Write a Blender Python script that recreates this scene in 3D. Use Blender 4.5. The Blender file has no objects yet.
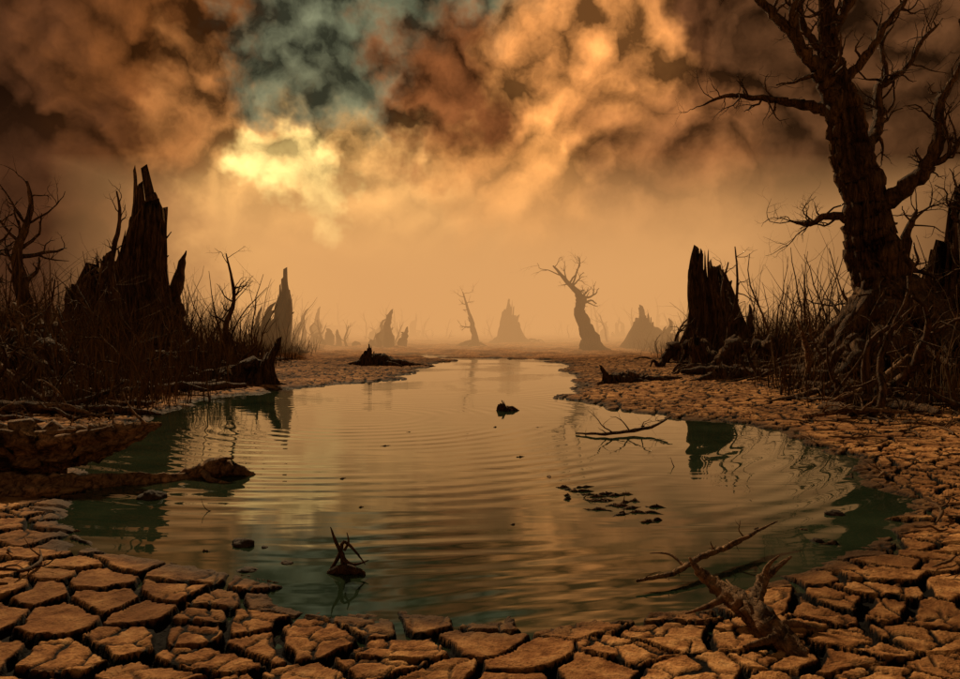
import bpy, math, random
import numpy as np
from mathutils import Vector
random.seed(7); rng=np.random.default_rng(7)
scene=bpy.context.scene
scene.view_settings.view_transform='Standard'; scene.view_settings.look='None'; scene.view_settings.exposure=0
SUN_AZ=math.radians(-22.0); SUN_EL=math.radians(32)

# ---------------------------------------------------------------- noise helpers
T=rng.random((8,256,256)); J=rng.random((4,256,256,2))*0.96+0.02; JR=rng.random((4,256,256,3))
def vn(x,y,s=0):
    x=np.asarray(x,float)+s*17.3; y=np.asarray(y,float)+s*9.1
    xi=np.floor(x).astype(int); yi=np.floor(y).astype(int); fx=x-xi; fy=y-yi
    fx=fx*fx*fx*(fx*(fx*6-15)+10); fy=fy*fy*fy*(fy*(fy*6-15)+10)
    t=T[s%8]; a=t[xi&255,yi&255]; b=t[(xi+1)&255,yi&255]; c=t[xi&255,(yi+1)&255]; d=t[(xi+1)&255,(yi+1)&255]
    return (a*(1-fx)+b*fx)*(1-fy)+(c*(1-fx)+d*fx)*fy
def fbm(x,y,s=0,o=4):
    r=0;a=1;n=0
    for i in range(o):
        r=r+a*(vn(x*2**i,y*2**i,s+i)-0.5); n+=a; a*=.5
    return r/n*2
def ss(a,b,x):
    t=np.clip((np.asarray(x,float)-a)/(b-a),0,1); return t*t*(3-2*t)
def voro(x,y,cs,k):
    u=x/cs; v=y/cs; iu=np.floor(u).astype(int); iv=np.floor(v).astype(int)
    best=np.full(u.shape,9e9); bx=np.zeros_like(u); by=np.zeros_like(u); bi=np.zeros_like(iu); bj=np.zeros_like(iu)
    for a in (-1,0,1):
        for b in (-1,0,1):
            ci=iu+a; cj=iv+b; p=J[k][ci&255,cj&255]; px=ci+p[...,0]; py=cj+p[...,1]
            d=(px-u)**2+(py-v)**2; m=d<best
            best=np.where(m,d,best); bx=np.where(m,px,bx); by=np.where(m,py,by); bi=np.where(m,ci,bi); bj=np.where(m,cj,bj)
    e=np.full(u.shape,9e9)
    for a in (-2,-1,0,1,2):
        for b in (-2,-1,0,1,2):
            if a==0 and b==0: continue
            if abs(a)==2 and abs(b)==2: continue
            ci=bi+a; cj=bj+b; p=J[k][ci&255,cj&255]; px=ci+p[...,0]; py=cj+p[...,1]
            dx=px-bx; dy=py-by; L=np.sqrt(dx*dx+dy*dy)+1e-9
            d=((bx+px)/2-u)*dx/L+((by+py)/2-v)*dy/L
            e=np.minimum(e,d)
    return e*cs,(u-bx)*cs,(v-by)*cs,JR[k][bi&255,bj&255]

# ---------------------------------------------------------------- pond outline (metres)
SH=[(-.42,3.95),(-1.15,4.25),(-2.05,4.9),(-2.95,5.7),(-3.7,6.8),(-4.4,8.3),(-5.2,11.2),(-6.0,14.8),(-5.2,17.8),(-3.2,21),(-2.2,25),(-1.9,30),
    (-.8,35),(.8,36.5),(2.6,35),(3.3,30),(2.9,25),(2.4,20.5),(1.9,16.2),(3.1,13.2),(4.4,11.4),(4.4,9.2),(4.0,7.4),(3.2,6.0),(2.05,4.85),(1.1,4.25),(.25,3.95)]
def catmull(P,n,closed=False):
    P=np.array(P,float); N=len(P); out=[]
    segs=range(N) if closed else range(N-1)
    for i in segs:
        if closed: p0,p1,p2,p3=P[(i-1)%N],P[i],P[(i+1)%N],P[(i+2)%N]
        else: p0,p1,p2,p3=P[max(i-1,0)],P[i],P[i+1],P[min(i+2,N-1)]
        for k in range(n):
            t=k/n; out.append(.5*((2*p1)+(-p0+p2)*t+(2*p0-5*p1+4*p2-p3)*t*t+(-p0+3*p1-3*p2+p3)*t**3))
    if not closed: out.append(P[-1])
    return np.array(out)
POLY=catmull(SH,3,True)
def sdist(x,y):
    d=np.full(x.shape,9e9); ins=np.zeros(x.shape,bool); n=len(POLY)
    for i in range(n):
        ax,ay=POLY[i]; bx,by=POLY[(i+1)%n]; ex,ey=bx-ax,by-ay
        t=np.clip(((x-ax)*ex+(y-ay)*ey)/(ex*ex+ey*ey+1e-12),0,1)
        d=np.minimum(d,(x-ax-ex*t)**2+(y-ay-ey*t)**2)
        c=((ay>y)!=(by>y))&(x<(bx-ax)*(y-ay)/((by-ay) if abs(by-ay)>1e-9 else 1e-9)+ax)
        ins^=c
    d=np.sqrt(d); return np.where(ins,-d,d)
def base_profile(s):
    return np.interp(s,[-3,-1.2,-.35,-.05,.12,.5,1.5,6],[-.8,-.4,-.12,-.02,.025,.055,.085,.15])
def bankf(x,y):
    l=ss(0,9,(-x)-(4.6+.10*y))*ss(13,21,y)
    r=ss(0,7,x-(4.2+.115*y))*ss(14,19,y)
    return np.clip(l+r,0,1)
def terrain(x,y,sd):
    sc=1+ss(10,30,y)*1.8
    sd=sd+fbm(x*.9,y*.9,1,3)*.35*sc+fbm(x*.35,y*.25,2,2)*.5*ss(9,20,y)
    sd=sd-ss(30,40,y)*(1-ss(66,74,y))*(1-ss(6,11,np.abs(x-1)))*np.clip(fbm(x*.16,y*.45,6,3)+.0,0,1)*11
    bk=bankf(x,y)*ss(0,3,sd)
    big=bk*(.85+.65*fbm(x*.22,y*.22,3,3)+.3*fbm(x*.9,y*.9,4,3))
    lump=ss(0,3,sd)*ss(12,20,y)*(.16*fbm(x*.5,y*.35,5,4))
    wx=x+.26*fbm(x*.6+9,y*.6,5,1)+.13*fbm(x*1.9,y*1.9,2,4); wy=y+.26*fbm(x*.6,y*.6+5,6,1)+.13*fbm(x*1.9+40,y*1.9,3,4)
    e,lx,ly,R=voro(wx,wy*1.12,.365,0)
    e2,_,_,R2=voro(wx+.05*fbm(x*7,y*7,6,3)+7,wy+.05*fbm(x*7,y*7,1,3),.19,1)
    mud=(1-ss(.25,.7,bk))*(1-ss(26,40,y))
    s=sd+(R[...,0]-.5)*.28*mud
    top=base_profile(s)+big+lump
    w=.007+.019*vn(x*1.3,y*1.3,4)+.006*ss(6,14,y)
    ew=e+.022*fbm(x*8,y*8,1,5)
    t=ss(0,1,(ew-w)/.012)
    dist_amt=mud*ss(-.35,.0,sd)
    plate=(R[...,1]-.5)*.010+(R[...,0]-.5)*.05*lx+(R[...,2]-.5)*.05*ly+.008*np.exp(-np.clip(ew-w,0,9)/.025)+.006*fbm(x*3.3,y*3.3,5,3)+.009*fbm(x*13,y*13,0,4)
    subm=ss(.35,.6,vn(x*.9,y*.9,7)+.35*(R[...,1]-.5))
    sub=ss(0,1,(e2+.010*fbm(x*16,y*16,3,2)-.001-.005*subm)/.009)
    plate=plate-.013*(1-sub)*subm*t
    z=top+dist_amt*(plate-.055*(1-t))+(1-mud)*(.10*fbm(x*1.7,y*1.7,6,4)*(sd>0))
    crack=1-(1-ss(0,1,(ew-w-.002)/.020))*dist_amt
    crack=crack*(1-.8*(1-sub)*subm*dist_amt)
    wet=1-ss(.02,.50,s)
    edge=np.exp(-np.clip(ew-w,0,9)/.03)
    return z,(crack,np.clip(R[...,1]*.75+.25*(1-edge),0,1),wet,bk)

def make_mesh(name,V,F,mat=None,smooth=True,coll=True):
    me=bpy.data.meshes.new(name)
    V=np.asarray(V,dtype=np.float32)
    if isinstance(F,np.ndarray):
        n=len(F); k=F.shape[1]
        me.vertices.add(len(V)); me.vertices.foreach_set('co',V.ravel())
        me.loops.add(n*k); me.loops.foreach_set('vertex_index',F.ravel().astype(np.int32))
        me.polygons.add(n); me.polygons.foreach_set('loop_start',np.arange(0,n*k,k,dtype=np.int32))
        me.update(calc_edges=True)
    else:
        me.from_pydata(V.tolist(),[],F)
    me.polygons.foreach_set('use_smooth',np.full(len(me.polygons),smooth))
    ob=bpy.data.objects.new(name,me); scene.collection.objects.link(ob)
    if mat: me.materials.append(mat)
    return ob

# ---------------------------------------------------------------- materials
def newmat(name):
    m=bpy.data.materials.new(name); m.use_nodes=True; nt=m.node_tree; nt.nodes.clear()
    o=nt.nodes.new('ShaderNodeOutputMaterial'); b=nt.nodes.new('ShaderNodeBsdfPrincipled'); nt.links.new(b.outputs[0],o.inputs[0])
    return m,nt,b,o
def N(nt,t,**k):
    n=nt.nodes.new(t)
    for a,b in k.items(): setattr(n,a,b)
    return n
def noise(nt,vec,scale,detail=6,rough=.6,dist=0):
    n=N(nt,'ShaderNodeTexNoise'); n.inputs['Scale'].default_value=scale; n.inputs['Detail'].default_value=detail
    n.inputs['Roughness'].default_value=rough; n.inputs['Distortion'].default_value=dist
    nt.links.new(vec,n.inputs['Vector']); return n.outputs['Fac']
def ramp(nt,fac,stops):
    r=N(nt,'ShaderNodeValToRGB'); e=r.color_ramp.elements
    while len(e)<len(stops): e.new(.5)
    for i,(p,c) in enumerate(stops):
        e[i].position=p; e[i].color=(c[0],c[1],c[2],1) if not isinstance(c,(int,float)) else (c,c,c,1)
    nt.links.new(fac,r.inputs[0]); return r.outputs[0]
def mixc(nt,f,a,b,mode='MIX'):
    m=N(nt,'ShaderNodeMix',data_type='RGBA',blend_type=mode)
    for s,v in ((m.inputs[0],f),(m.inputs[6],a),(m.inputs[7],b)):
        if isinstance(v,(int,float)): s.default_value=v
        elif isinstance(v,tuple): s.default_value=(*v,1)
        else: nt.links.new(v,s)
    return m.outputs[2]
def math_(nt,op,a,b=0.0,clamp=False):
    m=N(nt,'ShaderNodeMath',operation=op); m.use_clamp=clamp
    for s,v in ((m.inputs[0],a),(m.inputs[1],b)):
        if isinstance(v,(int,float)): s.default_value=v
        else: nt.links.new(v,s)
    return m.outputs[0]
def bump(nt,h,strength,dist,b,prev=None):
    n=N(nt,'ShaderNodeBump'); n.inputs['Strength'].default_value=strength; n.inputs['Distance'].default_value=dist
    nt.links.new(h,n.inputs['Height'])
    if prev: nt.links.new(prev,n.inputs['Normal'])
    if b: nt.links.new(n.outputs[0],b.inputs['Normal'])
    return n.outputs[0]

def wood_mat(name,dark,light,sc=(9,9,1.3),bd=.05):
    m,nt,b,o=newmat(name)
    tc=N(nt,'ShaderNodeTexCoord').outputs['Object']
    mp=N(nt,'ShaderNodeMapping'); mp.inputs['Scale'].default_value=sc; nt.links.new(tc,mp.inputs[0])
    f=noise(nt,mp.outputs[0],1.5,4,.7,.6)
    c=ramp(nt,f,[(.36,dark),(.52,tuple((a+b_)/2 for a,b_ in zip(dark,light))),(.66,light)])
    g=noise(nt,tc,2.0,2,.6)
    c=mixc(nt,ramp(nt,g,[(.35,0.0),(.7,.6)]),c,tuple(.45*v for v in dark))
    nt.links.new(c,b.inputs['Base Color']); b.inputs['Roughness'].default_value=.9; b.inputs['Specular IOR Level'].default_value=.12
    bump(nt,f,1.0,bd,b)
    return m
bark=wood_mat('dark_bark',(.022,.013,.008),(.20,.108,.052),bd=.14)
drift=wood_mat('driftwood',(.045,.025,.013),(.36,.205,.105),(14,5,14),.04)
def flat_mat(name,c1,c2):
    m,nt,b,o=newmat(name); tc=N(nt,'ShaderNodeTexCoord').outputs['Object']
    nt.links.new(ramp(nt,noise(nt,tc,1.6,2,.6),[(.35,c1),(.65,c2)]),b.inputs['Base Color']); b.inputs['Roughness'].default_value=.9; b.inputs['Specular IOR Level'].default_value=.1
    return m
twigm=flat_mat('dead_twigs',(.026,.014,.008),(.13,.070,.032))
grassm=flat_mat('dry_grass',(.03,.017,.008),(.15,.082,.032))

# ground
m,nt,b,o=newmat('cracked_mud')
geo=N(nt,'ShaderNodeNewGeometry').outputs['Position']
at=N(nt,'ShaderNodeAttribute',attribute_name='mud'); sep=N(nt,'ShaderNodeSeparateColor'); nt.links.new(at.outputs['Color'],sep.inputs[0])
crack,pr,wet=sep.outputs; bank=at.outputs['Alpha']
n1=noise(nt,geo,.6,4,.65,.3); n2=noise(nt,geo,8,5,.72,.2); n3=noise(nt,geo,60,3,.7)
c=ramp(nt,n2,[(.32,(.11,.042,.013)),(.45,(.33,.145,.050)),(.57,(.56,.285,.108)),(.73,(.66,.40,.18))])
c=mixc(nt,ramp(nt,pr,[(.12,.65),(.7,0.0)]),c,(.17,.064,.021))
c=mixc(nt,ramp(nt,n1,[(.42,0.0),(.62,.75)]),c,(.095,.038,.013))
c=mixc(nt,ramp(nt,n3,[(.52,0.0),(.68,.65)]),c,(.07,.030,.011))
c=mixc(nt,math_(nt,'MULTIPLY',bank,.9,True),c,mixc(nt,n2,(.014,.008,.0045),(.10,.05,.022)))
c=mixc(nt,math_(nt,'MULTIPLY',wet,.88,True),c,(.024,.013,.006))
c=mixc(nt,ramp(nt,crack,[(.25,0.0),(.95,1.0)]),(.003,.002,.0015),c)  # cracks and walls near-black: darker mud plus shade put into the colour
nt.links.new(c,b.inputs['Base Color'])
nt.links.new(ramp(nt,wet,[(0,.95),(1,.8)]),b.inputs['Roughness']); b.inputs['Specular IOR Level'].default_value=.06
p=bump(nt,n2,.8,.03,None); bump(nt,n3,.7,.012,b,p)
groundm=m

# water
m,nt,b,o=newmat('pond_water')
geo=N(nt,'ShaderNodeNewGeometry').outputs['Position']
mp=N(nt,'ShaderNodeMapping'); mp.inputs['Scale'].default_value=(.5,2.2,1); nt.links.new(geo,mp.inputs[0])
w1=noise(nt,mp.outputs[0],1.3,2,.5,.5)
wv=N(nt,'ShaderNodeTexWave',wave_type='RINGS',rings_direction='Z',wave_profile='SIN')
mp3=N(nt,'ShaderNodeMapping'); mp3.inputs['Location'].default_value=(2.0,-13.0,0); nt.links.new(geo,mp3.inputs[0])
nt.links.new(mp3.outputs[0],wv.inputs['Vector']); wv.inputs['Scale'].default_value=.95; wv.inputs['Distortion'].default_value=2.2; wv.inputs['Detail'].default_value=1; wv.inputs['Detail Scale'].default_value=.6
patch=ramp(nt,noise(nt,geo,.35,1,.5),[(.42,.04),(.62,1.0)])
h=math_(nt,'ADD',math_(nt,'MULTIPLY',w1,.45),math_(nt,'MULTIPLY',math_(nt,'MULTIPLY',wv.outputs['Fac'],.6),patch))
bump(nt,h,.25,.03,b)
cn=noise(nt,geo,.8,3,.6)
nt.links.new(ramp(nt,cn,[(.35,(.009,.018,.010)),(.65,(.022,.034,.018))]),b.inputs['Base Color'])
b.inputs['Roughness'].default_value=.03; b.inputs['IOR'].default_value=1.55
waterm=m

# ---------------------------------------------------------------- ground sheet
ys=[-60,-30,-15,-8,-4,-2,-.8,0,.6,1.2]
y=1.6
while y<42: ys.append(y); y+=max(.0048*y,.0115)
while y<120: ys.append(y); y*=1.02
while y<3000: ys.append(y); y*=1.15
ys=np.array(ys); us=np.linspace(-1,1,1101)
wd=np.interp(ys,[-60,0,2,10,60,200,3000],[60,5,4.0,10.5,52,260,4000])
Xg=us[None,:]*wd[:,None]; Yg=np.repeat(ys[:,None],len(us),1)
ri=np.unique(np.append(np.arange(0,len(ys),4),len(ys)-1)); ci=np.arange(0,len(us),5)
sdc=sdist(Xg[np.ix_(ri,ci)],Yg[np.ix_(ri,ci)])
tmp=np.stack([np.interp(np.arange(len(us)),ci,r) for r in sdc])
fr=np.interp(np.arange(len(ys)),ri,np.arange(len(ri))); i0=np.minimum(fr.astype(int),len(ri)-2); f=(fr-i0)[:,None]
SDg=tmp[i0]*(1-f)+tmp[i0+1]*f
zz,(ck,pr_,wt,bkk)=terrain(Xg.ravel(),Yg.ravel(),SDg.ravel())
V=np.stack([Xg.ravel(),Yg.ravel(),zz],1)
nr,nc=Xg.shape; idx=np.arange(nr*nc).reshape(nr,nc); ZG=zz.reshape(nr,nc)
F=np.stack([idx[:-1,:-1],idx[:-1,1:],idx[1:,1:],idx[1:,:-1]],-1).reshape(-1,4)
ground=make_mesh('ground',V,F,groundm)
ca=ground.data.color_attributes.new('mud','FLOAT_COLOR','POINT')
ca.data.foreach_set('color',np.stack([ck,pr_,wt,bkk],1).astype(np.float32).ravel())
def gz(x,y):
    j=int(np.clip(np.searchsorted(ys,y),1,nr-1)); 
    if abs(ys[j-1]-y)<abs(ys[j]-y): j-=1
    k=int(round((x/wd[j]+1)/2*(nc-1))); k=min(max(k,0),nc-1)
    return float(ZG[j,k])
make_mesh('water',[(-30,2,0),(30,2,0),(30,78,0),(-30,78,0)],[(0,1,2,3)],waterm,False)

# ---------------------------------------------------------------- organic builders
class Buf:
    def __init__(s): s.v=[]; s.f=[]
def tube(B,P,R,sides=8,gn=.12,seed=0,twist=.0):
    P=np.asarray(P,float); n=len(P)
    r=np.random.default_rng(seed)
    Tn=np.gradient(P,axis=0); Tn/=np.linalg.norm(Tn,axis=1)[:,None]+1e-9
    up=np.array([0,0,1.]) if abs(Tn[0][2])<.9 else np.array([1.,0,0])
    u=np.cross(Tn[0],up); u/=np.linalg.norm(u)
    ridge=1+gn*(r.random(sides)-.5)*2
    base=len(B.v)
    ca_=np.cos(2*math.pi*np.arange(sides)/sides); sa_=np.sin(2*math.pi*np.arange(sides)/sides)
    for i in range(n):
        u=u-Tn[i]*np.dot(u,Tn[i]); u/=np.linalg.norm(u)+1e-9
        a=Tn[i]; w=np.array([a[1]*u[2]-a[2]*u[1],a[2]*u[0]-a[0]*u[2],a[0]*u[1]-a[1]*u[0]])
        ridge=np.clip(ridge+gn*.5*(r.random(sides)-.5),1-1.8*gn,1+1.8*gn)
        rr=R[i]*ridge
        B.v.extend((P[i]+np.outer(ca_*rr,u)+np.outer(sa_*rr,w)).tolist())
    for i in range(n-1):
        for k in range(sides):
            a=base+i*sides+k; b_=base+i*sides+(k+1)%sides
            B.f.append((a,b_,b_+sides,a+sides))
    B.v.append((P[-1]+Tn[-1]*R[-1]*.8).tolist()); t=len(B.v)-1
    B.v.append((P[0]-Tn[0]*R[0]*.3).tolist()); t0=len(B.v)-1
    for k in range(sides):
        B.f.append((base+(n-1)*sides+k,base+(n-1)*sides+(k+1)%sides,t))
        B.f.append((base+(k+1)%sides,base+k,t0))
def limb(B,pts,rads,sides=10,n=6,jit=.0,gn=.15,seed=0,twist=.04):
    P=catmull(pts,n); R=np.interp(np.linspace(0,1,len(P)),np.linspace(0,1,len(rads)),rads)
    r=np.random.default_rng(seed+99)
    P[1:]+= (r.random(P[1:].shape)-.5)*2*jit*R[1:,None]
    R=R*(1+(r.random(len(R))-.5)*gn)
    tube(B,P,R,sides,gn,seed,twist); return P,R
def grow(B,p,d,L,r,depth,R_,sides=5,up=.15,curl=.5,kids=(2,4)):
    p=np.array(p,float); d=np.array(d,float); d/=np.linalg.norm(d)
    n=max(4,int(5+depth*2)); P=[p]; 
    for i in range(n):
        d=d+R_.normal(size=3)*curl*.33+np.array([0,0,up*.3]); d/=np.linalg.norm(d)
        P.append(P[-1]+d*L/n)
    P=np.array(P); rad=np.linspace(r,r*.22,len(P))
    tube(B,P,rad,sides,.15,int(R_.integers(1e6)))
    if depth>0:
        for _ in range(int(R_.integers(kids[0],kids[1]+1))):
            i=int(R_.integers(max(1,n//3),n)); t=P[min(i+1,n)]-P[i]; t/=np.linalg.norm(t)
            side=R_.normal(size=3); side-=t*np.dot(side,t); side/=np.linalg.norm(side)+1e-9
            a=.5+.6*R_.random()
            grow(B,P[i],t*math.cos(a)+side*math.sin(a),L*(.35+.3*R_.random()),rad[i]*.6,depth-1,R_,max(3,sides-1),up,curl,kids)
def finish(B,name,mat): return make_mesh(name,B.v,B.f,mat,True)

def snag(B,x,y,z0,w,dpt,H,peak=.5,seed=0,lean=0.0,flare=.35,split=.5,spk=.40):
    """hollow shattered trunk: fibre ridges, splintered rim"""
    r=np.random.default_rng(seed); A=240; K=40
    ang=np.linspace(0,2*math.pi,A,endpoint=False)
    rid=np.zeros(A)
    for f in (2,3,5,9,17,31,53,80): rid+=np.sin(ang*f+r.random()*6.3)*(.19/f**.45)
    rid+=.10*(r.random(A)-.5)
    xo=np.cos(ang)
    prof=1-split*np.clip(np.abs(xo-(peak*2-1))/1.5,0,1)**.85
    sp=np.zeros(A)
    for _ in range(60):
        c=r.integers(A); wv=r.integers(2,8); h=r.random()**1.2*spk
        dd=np.abs((np.arange(A)-c+A//2)%A-A//2); sp=np.maximum(sp,h*np.clip(1-dd/wv,0,1)**1.2)
    Ha=H*np.clip(prof-spk*.9+sp+.08*(r.random(A)-.5),.10,1)
    t=(np.arange(K)/(K-1))[:,None]; z=t*Ha[None,:]; tz=z/H
    b0=len(B.v)
    for layer in (0,1):
        s=(1-.50*tz)+flare*np.exp(-tz*7)
        wob=.05*np.sin(tz*6+seed+ang*2)+.05*np.sin(tz*11+ang*5+seed)+.03*np.sin(tz*19+ang*11)
        rr=s*(1+rid[None,:]*(1-.1*tz)+wob)
        if layer: rr=rr*np.where(t<1,.72-.1*t,.97)
        X=x+np.cos(ang)*rr*w/2+lean*z+.06*w*np.sin(tz*6+seed); Y=y+np.sin(ang)*rr*dpt/2; Z=z0+z
        B.v.extend(np.stack([X,Y,Z],-1).reshape(-1,3).tolist())
        o_=b0+layer*K*A
        for k in range(K-1):
            for i in range(A):
                a=o_+k*A+i; b_=o_+k*A+(i+1)%A
                f=(a,b_,b_+A,a+A); B.f.append(f if not layer else f[::-1])
    top0=b0+(K-1)*A; top1=b0+(2*K-1)*A
    for i in range(A): B.f.append((top0+i,top0+(i+1)%A,top1+(i+1)%A,top1+i))
def mass(B,x,y,z0,n,spread,H,seed,peak=0.0,lean=.08):
    """cluster of jagged splinter trunks"""
    r=np.random.default_rng(seed)
    for i in range(n):
        dx=r.normal()*spread; h=H*(.35+.65*r.random())*math.exp(-((dx-peak)/(spread*1.8))**2)
        px=x+dx; py=y+r.normal()*spread*.6
        pts=[(px,py,z0-.3),(px+r.normal()*.08,py,z0+h*.4),(px+r.normal()*.15+lean*.6*h,py,z0+h*.8),(px+r.normal()*.2+lean*h,py,z0+h)]
        rr=.10+.20*r.random(); limb(B,pts,[rr*1.5,rr,rr*.6,.02],7,4,.3,.3,seed*50+i)
def roots(B,cx,cy,n,a0,a1,L0,L1,r0,r1,hb,seed):
    r2=np.random.default_rng(seed)
    for i in range(n):
        a=a0+(a1-a0)*r2.random(); L=L0+(L1-L0)*r2.random(); pts=[]; m_=8; x0,y0=cx+math.cos(a)*.5,cy+math.sin(a)*.4; aa=a
        for k in range(m_):
            t=k/(m_-1)
            if k: aa+=r2.normal()*.35; x0+=math.cos(aa)*L/m_; y0+=math.sin(aa)*L/m_
            pts.append((x0,y0,gz(x0,y0)+hb*(1-t)**4+.08+.14*math.sin(t*9+i)*(t>.2)-(.2 if k==m_-1 else 0)))
        q0=r0+(r1-r0)*r2.random()
        limb(B,pts,[q0*1.2,q0*.75,q0*.5,q0*.36,q0*.25,q0*.16,q0*.07],10,5,.25,.25,seed*10+i)

# ---------------------------------------------------------------- big dead tree (right bank)
TX,TY=10.9,20.0; S=.0268
B=Buf()
def q(px,py,dy=0): return (TX+(px)*S,TY+dy,1.6+(py)*S)
trunk=[q(14,-52),q(10,-10),q(0,28,.1),q(-10,62),q(-19,94,.0),q(-25,128,-.05),q(-35,168,.1),q(-44,212),q(-55,250,.1),q(-58,285,.2),q(-60,330,.2),q(-64,380,.3)]
P,R=limb(B,trunk,[1.25,.93,.70,.57,.50,.46,.41,.36,.29,.21,.15,.07],34,11,.07,.20,3,.05)
for k,(pts,rd) in enumerate([
 ([q(-50,205),q(-66,232,-.3),q(-84,252,-.5),q(-104,276,-.6),q(-124,300,-.5),q(-140,318,-.4),q(-156,336,-.4)],[.28,.23,.18,.14,.11,.08,.03]),
 ([q(-104,276,-.6),q(-108,300,-.8),q(-100,325,-1),q(-108,350,-1)],[.13,.1,.07,.03]),
 ([q(-44,210),q(-70,222,.5),q(-96,232,.8),q(-126,238,1),q(-150,240,1.1),q(-172,232,1.3)],[.2,.15,.11,.08,.05,.02]),
 ([q(-30,160),q(-12,185,.4),q(2,205,.6),q(4,238,.8),q(14,262,.9),q(12,292,1.),q(24,312,1)],[.24,.18,.15,.12,.08,.06,.02]),
 ([q(-18,112),q(4,132,-.5),q(20,152,-.8),q(28,180,-1),q(24,206,-1.1),q(38,232,-1.1),q(46,258,-1.2),q(40,285,-1.2)],[.26,.2,.16,.12,.1,.06,.04,.02]),
 ([q(20,152,-.8),q(36,160,-1),q(50,182,-1.1),q(62,196,-1.2)],[.12,.08,.05,.02]),
 ([q(-58,290),q(-44,310,.2),q(-30,336,.3),q(-28,370,.4)],[.17,.13,.1,.04]),
 ([q(-58,270),q(-78,290,.2),q(-86,320,.3),q(-80,350,.3),q(-92,380,.4)],[.15,.11,.08,.05,.02]),
 ([q(-20,100),q(-50,112,.5),q(-66,104,.7),q(-86,108,.8)],[.14,.09,.06,.02]),
 ([q(-50,240),q(-30,262,-.3),q(-14,290,-.4),q(6,318,-.5),q(10,350,-.6)],[.16,.12,.09,.06,.02]),
 ([q(6,245,.8),q(28,262,.6),q(44,290,.5),q(60,306,.5)],[.09,.07,.05,.02]),
 ([q(4,20),q(30,50,.6),q(34,90,.7),q(48,120,.9)],[.3,.2,.12,.03])]):
    PP,RR=limb(B,pts,rd,11,7,.30,.22,20+k)
    r2=np.random.default_rng(300+k)
    for _ in range(14):
        i=int(r2.integers(len(PP)//5,len(PP)-1)); t=PP[i+1]-PP[i]; t/=np.linalg.norm(t)+1e-9
        sd_=r2.normal(size=3)*np.array([1,.6,1]); d=t*.6+sd_*.55+np.array([0,0,.2])
        grow(B,PP[i],d,.5+1.2*r2.random(),max(.018,RR[i]*.38),2,r2,5,.2,.9,(2,4))
roots(B,TX,TY,28,math.pi*.95,math.pi*2.05,2,6.5,.20,.38,1.5,55)
roots(B,TX,TY,8,0,6.28,2,5,.20,.38,1.5,56)
finish(B,'dead_tree',bark)

# ---------------------------------------------------------------- shattered trunks
for nm,x,y,w,d,H,pk,sd_,lean,sp,mn,spk in [
  ('shattered_tree_trunk',-14.4,30,3.3,2.2,7.3,.85,3,.03,.70,34,.30),
  ('shattered_tree_trunk',-17.6,34,2.4,1.8,4.8,.7,4,.05,.55,14,.35),
  ('shattered_tree_trunk',-10.9,38,1.9,1.6,4.8,.95,5,.16,.70,12,.30),
  ('shattered_tree_trunk',9.9,32,2.2,1.8,5.0,.20,6,-.02,.22,9,.26),
  ('shattered_tree_trunk',16.0,24.5,2.4,1.8,8.4,.75,8,.02,.5,24,.4),
  ('shattered_tree_trunk',2.6,62,2.0,1.8,4.4,.4,9,-.02,.7,6,.3),
  ('shattered_tree_trunk',10.8,48,2.6,2.2,3.2,.3,10,-.05,.7,8,.3),
  ('shattered_tree_trunk',-17.2,24.5,1.8,1.5,5.2,.4,12,-.02,.6,16,.4)]:
    B=Buf(); z0=gz(x,y)-.25; snag(B,x,y,z0,w,d,H,pk,sd_,lean,.45,sp,spk)
    mass(B,x-.05*w,y-.3,z0,mn,w*.40,H*.75,sd_+70,w*.3)
    roots(B,x,y,10,0,6.28,w*.8,w*1.8,.18,.32,.9,sd_+200)
    finish(B,nm,bark)

# ---------------------------------------------------------------- mid dead trees
def dead_tree(x,y,pts,rads,seed,tw=8,L=1.2,mat=bark):
    B=Buf(); z0=gz(x,y)-.15
    PP,RR=limb(B,[(x+a,y+b_,z0+c_) for a,b_,c_ in pts],rads,9,6,.2,.22,seed)
    r2=np.random.default_rng(seed)
    for _ in range(tw):
        i=int(r2.integers(len(PP)//3,len(PP)-1)); d=(r2.normal(),r2.normal()*.5,.5+.4*r2.random())
        grow(B,PP[i],d,L*(.5+.8*r2.random()),RR[i]*.5,2,r2,5,.15,.8)
    for i in range(6):
        a=r2.random()*6.28; l=.8+r2.random()
        limb(B,[(x,y,z0+.4),(x+math.cos(a)*l*.5,y+math.sin(a)*l*.5,z0+.3),(x+math.cos(a)*l,y+math.sin(a)*l,gz(x+math.cos(a)*l,y+math.sin(a)*l)-.05)],[rads[0]*.7,rads[0]*.4,.03],7,4,.2,.2,seed+i)
    finish(B,'dead_tree',mat)
dead_tree(6.2,44,[(.6,0,0),(.1,0,1.2),(-.4,0,2.4),(-.3,0,3.2),(-1.1,0,4.2),(-1.9,0,5.1)],[.55,.4,.28,.2,.12,.04],41,12,1.6)
dead_tree(-.5,52,[(.3,0,0),(0,0,1.5),(-.3,0,2.6),(-.7,0,3.9)],[.26,.16,.09,.03],42,8,1.1)
dead_tree(-9.3,28,[(0,0,0),(-.2,0,1.4),(.1,0,2.6),(-.2,0,4.2)],[.18,.11,.07,.02],43,9,1.0)
dead_tree(-12.7,26,[(0,0,0),(.1,0,1.5),(-.1,0,3),(.2,0,4.6),(.1,0,5.6)],[.14,.11,.08,.05,.02],44,9,1.0)
dead_tree(-13.4,21.5,[(0,0,0),(.3,0,1.5),(.1,0,3),(.5,0,4.4),(.4,0,5.2)],[.30,.22,.14,.07,.03],45,12,1.3)
dead_tree(-12.2,18.5,[(0,0,0),(-.4,0,1.3),(-.3,0,2.3),(-.8,0,3.4)],[.36,.26,.15,.04],46,12,1.2)
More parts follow.
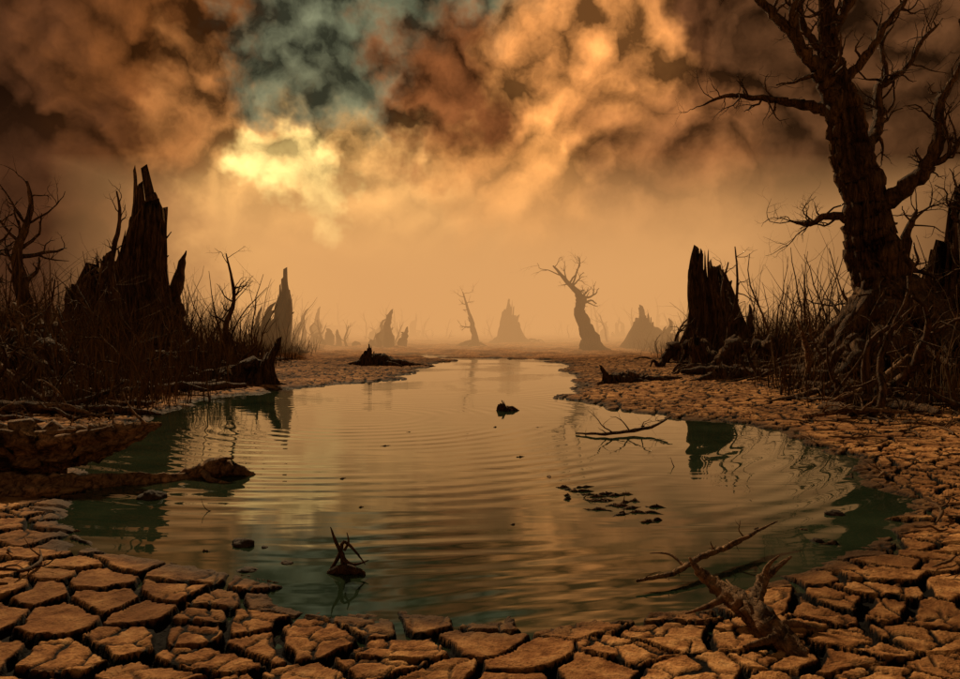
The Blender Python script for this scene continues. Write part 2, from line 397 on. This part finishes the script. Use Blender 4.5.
dead_tree(8.2,25,[(0,0,0),(.15,0,1.4),(-.1,0,2.6),(.1,0,3.6)],[.10,.07,.05,.02],47,7,.9)
dead_tree(9.2,27,[(0,0,0),(-.1,0,1.4),(.1,0,3),(0,0,4.4)],[.10,.07,.05,.02],48,7,1.)
dead_tree(14.6,22.5,[(0,0,0),(.2,0,2),(-.1,0,4),(.3,0,6)],[.28,.19,.12,.03],49,12,1.4)
dead_tree(13.2,19.0,[(0,0,0),(.2,0,1.5),(.1,0,3.2),(.5,0,5)],[.24,.16,.10,.03],50,12,1.2)

# ---------------------------------------------------------------- undergrowth masses
B=Buf(); r2=np.random.default_rng(11)
for i in range(1250):
    sdn=-1 if r2.random()<.55 else 1
    y=15+35*r2.random()**.85; x=sdn*((5.3+.125*y)+ (1.0+.45*y)*r2.random()**.9)
    if sdn>0: x+=1
    if abs(x/y)>.85: continue
    h=(.7+3.4*r2.random()**1.8)*min(1,.35+y/38)
    k=r2.random()
    grow(B,(x,y,gz(x,y)-.1),(r2.normal()*.16,r2.normal()*.16,1),h,.011+.009*h,1 if (y>24 or k<.6) else 2,r2,4,.12,.40,(1,3))
finish(B,'dead_saplings',twigm)
B=Buf(); r2=np.random.default_rng(12)
cl=[]
for i in range(2900):
    sdn=-1 if r2.random()<.58 else 1
    y=13.0+32*r2.random(); x=sdn*((4.8+.11*y)+(1+.45*y)*r2.random())
    if abs(x/y)<.85: cl.append((x,y,gz(x,y)))
for x,y,z in cl:
    tall=1+(1.4 if x<0 else .8)*(r2.random()<.25)
    for k in range(14):
        a=r2.random()*6.28; h=(.2+.8*r2.random()**2)*tall; ln=.3*r2.normal(); px=x+.35*r2.normal(); py=y+.35*r2.normal(); w=.005+.008*r2.random()+.0003*y
        b0=len(B.v); dx=math.cos(a)*w; dy=math.sin(a)*w; z_=z-.12
        B.v+= [(px-dx,py-dy,z_),(px+dx,py+dy,z_),(px+ln*h*.4-dx*.7,py,z_+h*.6),(px+ln*h*.4+dx*.7,py+dy,z_+h*.6),(px+ln*h,py+.2*h*r2.normal(),z_+h)]
        B.f+= [(b0,b0+1,b0+3,b0+2),(b0+2,b0+3,b0+4)]
finish(B,'dry_grass',grassm)
B=Buf(); r2=np.random.default_rng(13)
for i in range(950):   # fallen sticks & roots
    sdn=-1 if r2.random()<.5 else 1
    y=11.5+27*r2.random(); x=sdn*((4.6+.11*y)+(.8+.42*y)*r2.random())
    if abs(x/y)>.85: continue
    L=.5+2.4*r2.random()**2; a=r2.random()*6.28; rr=.016+.045*r2.random()*L
    if r2.random()<.6:
        pts=[]
        for k in range(5):
            t=k/4-.5; xx=x+math.cos(a+.3*t)*L*t; yy=y+math.sin(a)*L*t; pts.append((xx,yy,gz(xx,yy)+rr*.6+.08*r2.random()))
        limb(B,pts,[rr*.5,rr,rr,rr*.7,rr*.2],7,4,.3,.25,900+i)
    else:
        grow(B,(x,y,gz(x,y)-.05),(math.cos(a),math.sin(a)*.4,.6*r2.random()+.2),L,rr,2,r2,5,-.05,.7)
finish(B,'fallen_branches',bark)
B=Buf()
for i,(x,y,n) in enumerate([(-11.8,19.5,16),(-13.6,23,14),(-9.8,23.5,12),(-10.4,17,12),(8.2,22.5,10),(9.3,17.5,14),(7.5,27,8)]):
    roots(B,x,y,n,0,6.28,1.2,3.6,.10,.26,.7,260+i)
finish(B,'tangled_roots',bark)
# small sticks lying on the dried mud
B=Buf(); r2=np.random.default_rng(15)
for i in range(210):
    sdn=-1 if r2.random()<.45 else 1
    y=3.6+9*r2.random(); x=sdn*(1.6+.42*y*r2.random()+.24*y)
    if gz(x,y)<.03: continue
    L=.15+.8*r2.random()**2; a=r2.random()*6.28; rr=.005+.015*L
    p=[]; 
    for k in range(5):
        t=k/4-.5; xx=x+math.cos(a+.5*t)*L*t; yy=y+math.sin(a)*L*t; p.append((xx,yy,max(gz(xx,yy),.05)+rr+.03*r2.random()))
    PP,RR=limb(B,p,[rr*.4,rr,rr*.9,rr*.7,rr*.2],6,4,.3,.25,1900+i)
    if L>.3:
        for _ in range(3): grow(B,PP[int(r2.integers(3,14))],(r2.normal(),r2.normal(),.5),L*.35,rr*.5,1,r2,4,.0,.7,(1,2))
finish(B,'fallen_twigs',twigm)
B=Buf(); r2=np.random.default_rng(14)
for i in range(220):
    y=50+75*r2.random(); x=(r2.random()-.5)*1.5*y
    if abs(x-2)<(6+.04*y) and y<75: continue
    h=(1.5+4.5*r2.random()**2)*(1 if abs(x)>12 else .7)
    grow(B,(x,y,gz(x,y)-.1),(r2.normal()*.12,0,1),h,.04+.03*h,1,r2,4,.1,.5,(2,5))
for i in range(110):
    y=48+60*r2.random(); x=(r2.random()-.5)*1.4*y
    if abs(x-2)<(5+.05*y): continue
    mass(B,x,y,0,5,.6,1.2+2.8*r2.random(),700+i)
finish(B,'distant_dead_trees',bark)

# ---------------------------------------------------------------- driftwood etc
def twigs_on(B,PP,RR,n,L,seed,flat=.4):
    r2=np.random.default_rng(seed)
    for _ in range(n):
        i=int(r2.integers(2,len(PP)-1)); d=(r2.normal(),r2.normal(),abs(r2.normal())*flat+.1)
        grow(B,PP[i],d,L*(.5+r2.random()),RR[i]*.5,1,r2,5,.05,.8,(1,2))
B=Buf()
PP,RR=limb(B,[(-6.4,6.8,.14),(-5.6,7.0,.20),(-4.9,7.3,.26),(-4.3,7.55,.34),(-3.8,7.75,.43),(-3.4,7.95,.55)],[.36,.33,.27,.19,.11,.012],32,12,.12,.32,61,.02)
limb(B,[(-5.3,7.1,.20),(-4.8,7.0,.16),(-4.3,7.15,.07),(-3.8,7.4,.05),(-3.3,7.6,.03),(-2.95,7.9,.00)],[.14,.13,.10,.08,.05,.02],14,9,.22,.3,62)
limb(B,[(-5.5,6.95,.40),(-5.0,7.1,.52),(-4.5,7.4,.50),(-4.1,7.55,.54)],[.12,.09,.05,.01],12,8,.2,.3,69)
limb(B,[(-4.6,7.5,.34),(-4.3,7.35,.44),(-4.0,7.6,.49),(-3.75,7.6,.57)],[.08,.06,.035,.008],9,6,.2,.25,63)
limb(B,[(-6.0,6.8,.3),(-5.2,6.9,.10),(-4.4,6.75,.06),(-3.9,6.9,.08)],[.14,.12,.09,.03],12,7,.2,.3,65)
limb(B,[(-5.2,7.0,.3),(-5.1,6.95,.55),(-4.95,7.0,.70)],[.06,.04,.006],8,6,.2,.25,166)
twigs_on(B,PP,RR,9,.35,66); finish(B,'driftwood_log',drift)
B=Buf(); PP,RR=limb(B,[(-3.25,7.9,-.03),(-3.0,7.85,.03),(-2.78,7.85,.10),(-2.6,7.88,.05),(-2.4,8,-.03)],[.04,.07,.09,.06,.02],14,7,.3,.3,67)
limb(B,[(-2.8,7.85,.1),(-2.72,7.8,.19),(-2.6,7.85,.20)],[.05,.03,.008],7,5,.15,.25,68)
limb(B,[(-2.9,7.8,.05),(-2.75,7.6,.02),(-2.5,7.55,-.02)],[.05,.03,.008],7,5,.15,.25,168); finish(B,'driftwood_root',drift)
def stump(x,y,w,H,pk,seed,lean,tail,mat=drift,nm='tree_stump'):
    B=Buf(); z0=max(gz(x,y),-.05)-.08; snag(B,x,y,z0,w,w*.8,H,pk,seed,lean,.4,.7)
    r2=np.random.default_rng(seed)
    for (dx,dy,r0) in tail:
        p=[(x,y,z0+H*.25)]
        for k in (1,2,3,4):
            xx=x+dx*k/4; yy=y+dy*k/4+r2.normal()*.05*w; p.append((xx,yy,max(gz(xx,yy),-.02)+r0*.6*(1-k/4.)+.01))
        limb(B,p,[r0,r0*.9,r0*.6,r0*.4,r0*.1],12,6,.25,.28,seed+int(abs(dx)*10))
    finish(B,nm,mat)
stump(-5.9,19.6,.95,1.35,.95,21,.30,[(-2.0,.2,.38),(-1.4,-.5,.2),(.9,-.3,.14),(-1.7,.8,.25)],bark)
stump(-4.1,28.5,.9,1.0,.35,22,-.1,[(-1.0,.1,.2),(1.7,-.1,.26),(1.2,-.7,.15),(2.4,.5,.12)],bark)
stump(3.6,20.0,.5,.55,.1,23,-.5,[(1.4,-.1,.22),(1.0,-.6,.12),(-.5,-.2,.08),(1.9,.3,.14)],bark)
stump(.5,14.0,.36,.36,.3,24,-.1,[(.24,0,.08),(-.2,-.05,.07),(.12,-.15,.07)],bark)
stump(6.3,19.5,.7,.55,.4,25,.2,[(1.3,0,.25),(-.9,-.3,.12)],bark)
stump(7.4,24,1.1,1.5,.2,26,-.15,[(1.9,.2,.35),(-.9,-.5,.12),(1.5,-.9,.22)],bark)
stump(-8.9,21.5,1.1,.9,.6,27,.2,[(-2.4,0,.35),(1.5,-.4,.2),(-1.5,-1,.2)],bark)
B=Buf()
limb(B,[(-.90,4.85,-.05),(-.89,4.83,.08),(-.93,4.82,.18),(-.97,4.82,.29)],[.018,.016,.012,.003],8,6,.15,.2,71)
limb(B,[(-.99,4.85,-.03),(-.92,4.83,.10),(-.88,4.8,.20),(-.80,4.8,.13),(-.74,4.78,.06)],[.012,.014,.012,.009,.003],8,6,.15,.2,72)
limb(B,[(-.89,4.83,.08),(-.82,4.8,.05),(-.72,4.8,.08)],[.018,.012,.003],8,6,.15,.2,73)
limb(B,[(-.98,4.8,-.01),(-.86,4.78,.03),(-.74,4.76,.005)],[.02,.032,.01],10,6,.2,.2,74)
limb(B,[(-.88,4.82,.14),(-.85,4.8,.2),(-.86,4.8,.26)],[.009,.006,.002],6,5,.1,.2,75)
finish(B,'driftwood_branch',bark)
B=Buf(); PP,RR=limb(B,[(.95,4.5,.05),(1.2,4.62,.06),(1.45,4.85,.09),(1.7,5.05,.10),(1.95,5.3,.12),(2.2,5.5,.15)],[.008,.016,.022,.02,.014,.004],9,8,.25,.2,81)
limb(B,[(1.62,4.98,.09),(1.7,4.95,.16),(1.82,5.02,.18)],[.013,.009,.003],7,6,.2,.2,82)
limb(B,[(1.3,4.7,.07),(1.22,4.8,.12),(1.1,4.82,.12)],[.01,.007,.002],7,6,.2,.2,83)
twigs_on(B,PP,RR,7,.12,84); finish(B,'driftwood_branch',drift)
B=Buf(); g=gz(1.4,3.75)
limb(B,[(1.50,3.45,g-.03),(1.42,3.62,g+.05),(1.36,3.78,g+.10),(1.28,3.92,g+.13),(1.20,4.02,g+.18),(1.15,4.08,g+.25)],[.04,.055,.05,.034,.024,.005],15,9,.2,.3,85)
limb(B,[(1.37,3.75,g+.09),(1.46,3.9,g+.12),(1.53,4.0,g+.17),(1.60,4.05,g+.19),(1.72,4.1,g+.25)],[.045,.036,.027,.018,.004],14,8,.2,.3,86)
limb(B,[(1.52,3.98,g+.16),(1.55,4.0,g+.23),(1.62,4.02,g+.28)],[.018,.012,.003],8,6,.15,.2,87)
limb(B,[(1.42,3.62,g+.04),(1.56,3.7,g+.04),(1.7,3.68,g+.01)],[.03,.02,.004],9,6,.15,.2,88)
limb(B,[(1.3,3.88,g+.12),(1.2,3.86,g+.07),(1.08,3.9,g+.01)],[.025,.017,.004],9,6,.15,.2,89)
limb(B,[(1.44,3.56,g+.04),(1.34,3.5,g+.03),(1.25,3.52,g+.0)],[.028,.017,.004],9,6,.15,.2,90)
limb(B,[(1.34,3.82,g+.11),(1.38,3.95,g+.09),(1.36,4.1,g+.12)],[.022,.014,.003],9,6,.15,.2,190)
finish(B,'driftwood_root',drift)
B=Buf(); r2=np.random.default_rng(91)
for i in range(34):
    x=.65+.8*r2.random(); y=7.2-(x-.75)*1.3+.28*r2.normal(); a=-.3+r2.normal()*.6; L=.08+.22*r2.random()
    limb(B,[(x,y,-.006),(x+L*.3*math.cos(a),y+L*.5*math.sin(a),.0),(x+L*.6*math.cos(a),y+L*.5*math.sin(a)+.02,.004),(x+L*math.cos(a),y+L*math.sin(a),-.004)],[.004,.012,.015,.003],7,4,.4,.4,92+i)
for i in range(16):
    x=-3.2+6*r2.random(); y=5.2+9*r2.random(); a=r2.normal()*.6; L=.05+.12*r2.random()
    limb(B,[(x,y,-.006),(x+L*.5*math.cos(a),y+L*.5*math.sin(a),.0),(x+L*math.cos(a),y+L*math.sin(a),-.004)],[.004,.012,.003],7,4,.4,.4,192+i)
for (x,y) in [(.95,6.9),(1.25,6.6),(2.2,8.4),(-2.3,6.4)]:
    grow(B,(x,y,-.03),(r2.normal(),r2.normal()*.4,1.0),.16,.007,1,r2,5,0,.9,(1,2))
finish(B,'floating_debris',bark)
B=Buf()
PP,RR=limb(B,[(1.4,10.9,.02),(1.8,10.7,.04),(2.2,10.9,.05),(2.6,11.1,.10),(2.95,11.4,.22)],[.01,.02,.025,.018,.005],8,7,.3,.25,110); twigs_on(B,PP,RR,9,.35,111,.2)
finish(B,'driftwood_branch',bark)
B=Buf()
for i,(a,b_,c_) in enumerate([((6.2,13.5,.15),(7.5,14.2,.5),(8.6,15,1.0)),((5.6,14.5,.1),(6.8,15.2,.25),(7.9,15.6,.7)),((7.4,16.8,.2),(7.2,16.4,1.0),(6.8,16,1.7)),((5.2,12.0,.12),(6.0,12.2,.2),(6.9,12.0,.2))]):
    PP,RR=limb(B,[a,b_,c_],[.03,.06,.02],8,8,.2,.2,120+i); twigs_on(B,PP,RR,7,.5,130+i)
finish(B,'driftwood_branch',drift)
B=Buf()
for i,(a,b_,c_) in enumerate([((-8.2,14,.2),(-9.4,14.6,.8),(-10.3,15.2,1.5)),((-9.2,16,.4),(-10,16.4,1.2),(-10.6,17,2.1)),((-7.2,15.2,.12),(-8.8,15.6,.3),(-10.5,15.4,.4)),((-5.6,10.6,.08),(-6.6,10.4,.14),(-7.6,10.9,.3)),((-6.2,12.2,.1),(-7.2,12.6,.22),(-8.3,12.3,.2)),((-5.3,9.3,.1),(-5.9,9.5,.16),(-6.6,9.2,.22))]):
    PP,RR=limb(B,[a,b_,c_],[.04,.09,.05] if i<3 else [.015,.06,.04],8,8,.2,.2,140+i); twigs_on(B,PP,RR,8,.6,150+i)
finish(B,'driftwood_branch',drift)
rockm=wood_mat('wet_stone',(.02,.014,.010),(.09,.058,.036),(6,6,6),.02)
def rock(x,y,w,h,seed,z=None):
    r=np.random.default_rng(seed); B=Buf(); n=26; m_=14; ph=r.random(8)*6.3
    z0=max(gz(x,y),-.01) if z is None else z
    for i in range(m_+1):
        th=math.pi*i/m_
        for k in range(n):
            a=2*math.pi*k/n
            d=np.array([math.sin(th)*math.cos(a),math.sin(th)*math.sin(a),math.cos(th)])
            f=1+.16*math.sin(3*d[0]+ph[0])*math.sin(3*d[1]+ph[1])+.13*math.sin(5*d[2]+4*d[0]+ph[2])+.08*math.sin(9*d[0]+ph[3])*math.sin(8*d[1]+7*d[2]+ph[4])+.04*math.sin(17*d[1]+13*d[0]+ph[5])
            B.v.append((x+d[0]*f*w/2,y+d[1]*f*w*.4,z0+h*.1+d[2]*f*h*.55))
    for i in range(m_):
        for k in range(n):
            B.f.append((i*n+k,(i+1)*n+k,(i+1)*n+(k+1)%n,i*n+(k+1)%n))
    finish(B,'rock',rockm)
rock(-1.73,5.42,.18,.08,1); rock(-1.55,5.35,.07,.03,2); rock(-1.52,4.85,.14,.03,3,-.005); rock(-1.3,5.0,.10,.025,4,-.005)
rock(-3.05,6.9,.25,.10,5); rock(3.0,6.3,.16,.06,6); rock(2.5,5.5,.10,.05,7)

# ---------------------------------------------------------------- haze: low volume on the far flats, its own glow replacing scattered light
m=bpy.data.materials.new('glowing_haze'); m.use_nodes=True; nt=m.node_tree; nt.nodes.clear()
o=N(nt,'ShaderNodeOutputMaterial'); ab=N(nt,'ShaderNodeVolumeAbsorption'); em=N(nt,'ShaderNodeEmission'); ad=N(nt,'ShaderNodeAddShader')
SIG=.040
ab.inputs['Color'].default_value=(0,0,0,1); ab.inputs['Density'].default_value=SIG
em.inputs['Color'].default_value=(.72,.355,.125,1); em.inputs['Strength'].default_value=SIG
nt.links.new(ab.outputs[0],ad.inputs[0]); nt.links.new(em.outputs[0],ad.inputs[1]); nt.links.new(ad.outputs[0],o.inputs['Volume'])
x0,x1,y0,y1,z0,z1=-20,24,34.5,170,-1.2,9.5
hz=make_mesh('haze',[(x0,y0,z0),(x1,y0,z0),(x1,y1,z0),(x0,y1,z0),(x0,y0,z1),(x1,y0,z1),(x1,y1,z1),(x0,y1,z1)],
   [(0,3,2,1),(4,5,6,7),(0,1,5,4),(1,2,6,5),(2,3,7,6),(3,0,4,7)],m,False)

# ---------------------------------------------------------------- sky
w=bpy.data.worlds.new('World'); scene.world=w; w.use_nodes=True; nt=w.node_tree; nt.nodes.clear()
out=N(nt,'ShaderNodeOutputWorld'); bg=N(nt,'ShaderNodeBackground'); nt.links.new(bg.outputs[0],out.inputs[0])
sky=N(nt,'ShaderNodeTexSky',sky_type='NISHITA'); sky.sun_disc=False; sky.sun_elevation=SUN_EL; sky.sun_rotation=SUN_AZ; sky.dust_density=4
tc=N(nt,'ShaderNodeTexCoord').outputs['Generated']
def vm(op,a,b=None,scale=None):
    n=N(nt,'ShaderNodeVectorMath',operation=op)
    for i,v in enumerate((a,b)):
        if v is None: continue
        if isinstance(v,tuple): n.inputs[i].default_value=v
        else: nt.links.new(v,n.inputs[i])
    if scale is not None: n.inputs['Scale'].default_value=scale
    return n.outputs['Value'] if op=='DOT_PRODUCT' else n.outputs[0]
def ncol(vec,scale,detail,rough,dist=0):
    n=N(nt,'ShaderNodeTexNoise'); n.inputs['Scale'].default_value=scale; n.inputs['Detail'].default_value=detail; n.inputs['Roughness'].default_value=rough; n.inputs['Distortion'].default_value=dist
    nt.links.new(vec,n.inputs['Vector']); return n.outputs['Color'],n.outputs['Fac']
c1,_=ncol(tc,6.0,5,.62,.0)
wdir=vm('NORMALIZE',vm('ADD',tc,vm('SCALE',vm('SUBTRACT',c1,(.5,.5,.5)),None,.34)))
def blob(az,el,r_in,r_out):
    a,e=math.radians(az),math.radians(el); c=(math.sin(a)*math.cos(e),math.cos(a)*math.cos(e),math.sin(e))
    d=vm('DOT_PRODUCT',wdir,c); mr=N(nt,'ShaderNodeMapRange',interpolation_type='SMOOTHSTEP')
    nt.links.new(d,mr.inputs[0]); mr.inputs[1].default_value=math.cos(math.radians(r_out)); mr.inputs[2].default_value=math.cos(math.radians(r_in)); return mr.outputs[0]
sx=N(nt,'ShaderNodeSeparateXYZ'); nt.links.new(tc,sx.inputs[0])
col=ramp(nt,sx.outputs[2],[(0,(.62,.30,.10)),(.10,(.56,.255,.08)),(.22,(.44,.17,.050)),(.36,(.15,.080,.038)),(.6,(.14,.105,.06)),(1,(.14,.115,.075))])
skn=vm('SCALE',sky.outputs[0],None,.02)
tealc=mixc(nt,.94,skn,(.15,.165,.085))
for az,el,ri,ro,amt,cc in [
   (-35,3,4,19,.94,(.085,.033,.013)),(34,3,4,21,.94,(.085,.035,.014)),
   (-28,20,4,17,.96,(.21,.066,.015)),(-38,12,4,17,.95,(.06,.022,.009)),
   (20,24,3,15,.95,(.15,.052,.018)),(32,14,6,21,.95,(.09,.036,.013)),
   (-11,9,0,12,.95,(.95,.50,.15)),(-6,6,0,12,.6,(.92,.46,.14)),(-13,12,0,4.0,.65,(2.0,1.42,.48)),
   (-12,21,3,7.5,.95,tealc),(-4,24.5,2,7,.95,tealc),(2,23,1,5,.85,tealc),
   (-2,17,2,7,.95,(.25,.078,.022)),(-20,15,1,6,.8,(.52,.20,.055)),(8,19,2,9,.95,(.88,.34,.09)),(3,11,1,8,.8,(.90,.38,.10)),(15,15,1,8,.8,(.26,.095,.03))]:
    f=math_(nt,'MULTIPLY',blob(az,el,ri,ro),amt); col=mixc(nt,f,col,cc)
wst=vm('ADD',tc,vm('SCALE',vm('SUBTRACT',c1,(.5,.5,.5)),None,.10))
def billow(vec):
    _,p1=ncol(vec,5.5,1,.5); _,p2=ncol(vec,13,1,.5); _,p3=ncol(vec,30,4,.65)
    f1=math_(nt,'MULTIPLY',math_(nt,'ABSOLUTE',math_(nt,'SUBTRACT',p1,.5)),3.0)
    f2=math_(nt,'MULTIPLY',math_(nt,'ABSOLUTE',math_(nt,'SUBTRACT',p2,.5)),1.9)
    return math_(nt,'ADD',math_(nt,'ADD',f1,f2),math_(nt,'MULTIPLY',p3,.45))
b1=billow(wst); b2=billow(vm('ADD',wst,(.006,0,-.022)))
rel=math_(nt,'MULTIPLY',math_(nt,'SUBTRACT',b1,b2),1.8)
tex=math_(nt,'MAXIMUM',math_(nt,'ADD',math_(nt,'ADD',rel,math_(nt,'MULTIPLY',b1,.78)),.26),.14)
hf=N(nt,'ShaderNodeMapRange'); nt.links.new(sx.outputs[2],hf.inputs[0]); hf.inputs[1].default_value=.07; hf.inputs[2].default_value=.26
tm=N(nt,'ShaderNodeMix'); nt.links.new(math_(nt,'MULTIPLY',hf.outputs[0],.95),tm.inputs[0]); tm.inputs[2].default_value=1; nt.links.new(tex,tm.inputs[3])
col=mixc(nt,1.0,col,tm.outputs[0],'MULTIPLY')
nt.links.new(col,bg.inputs[0]); bg.inputs[1].default_value=1.0

# ---------------------------------------------------------------- sun + camera
sl=bpy.data.lights.new('sun','SUN'); sl.energy=3.9; sl.angle=math.radians(3.0); sl.color=(1,.71,.39)
so=bpy.data.objects.new('sun',sl); scene.collection.objects.link(so)
dirv=Vector((math.sin(SUN_AZ)*math.cos(SUN_EL),math.cos(SUN_AZ)*math.cos(SUN_EL),math.sin(SUN_EL)))
so.rotation_euler=dirv.to_track_quat('Z','Y').to_euler()
cd=bpy.data.cameras.new('camera'); cd.lens=28; cd.sensor_width=36; cd.clip_end=6000
co=bpy.data.objects.new('camera',cd); scene.collection.objects.link(co); co.location=(0,0,1.6); co.rotation_euler=(math.radians(90-1.1),0,0)
scene.camera=co
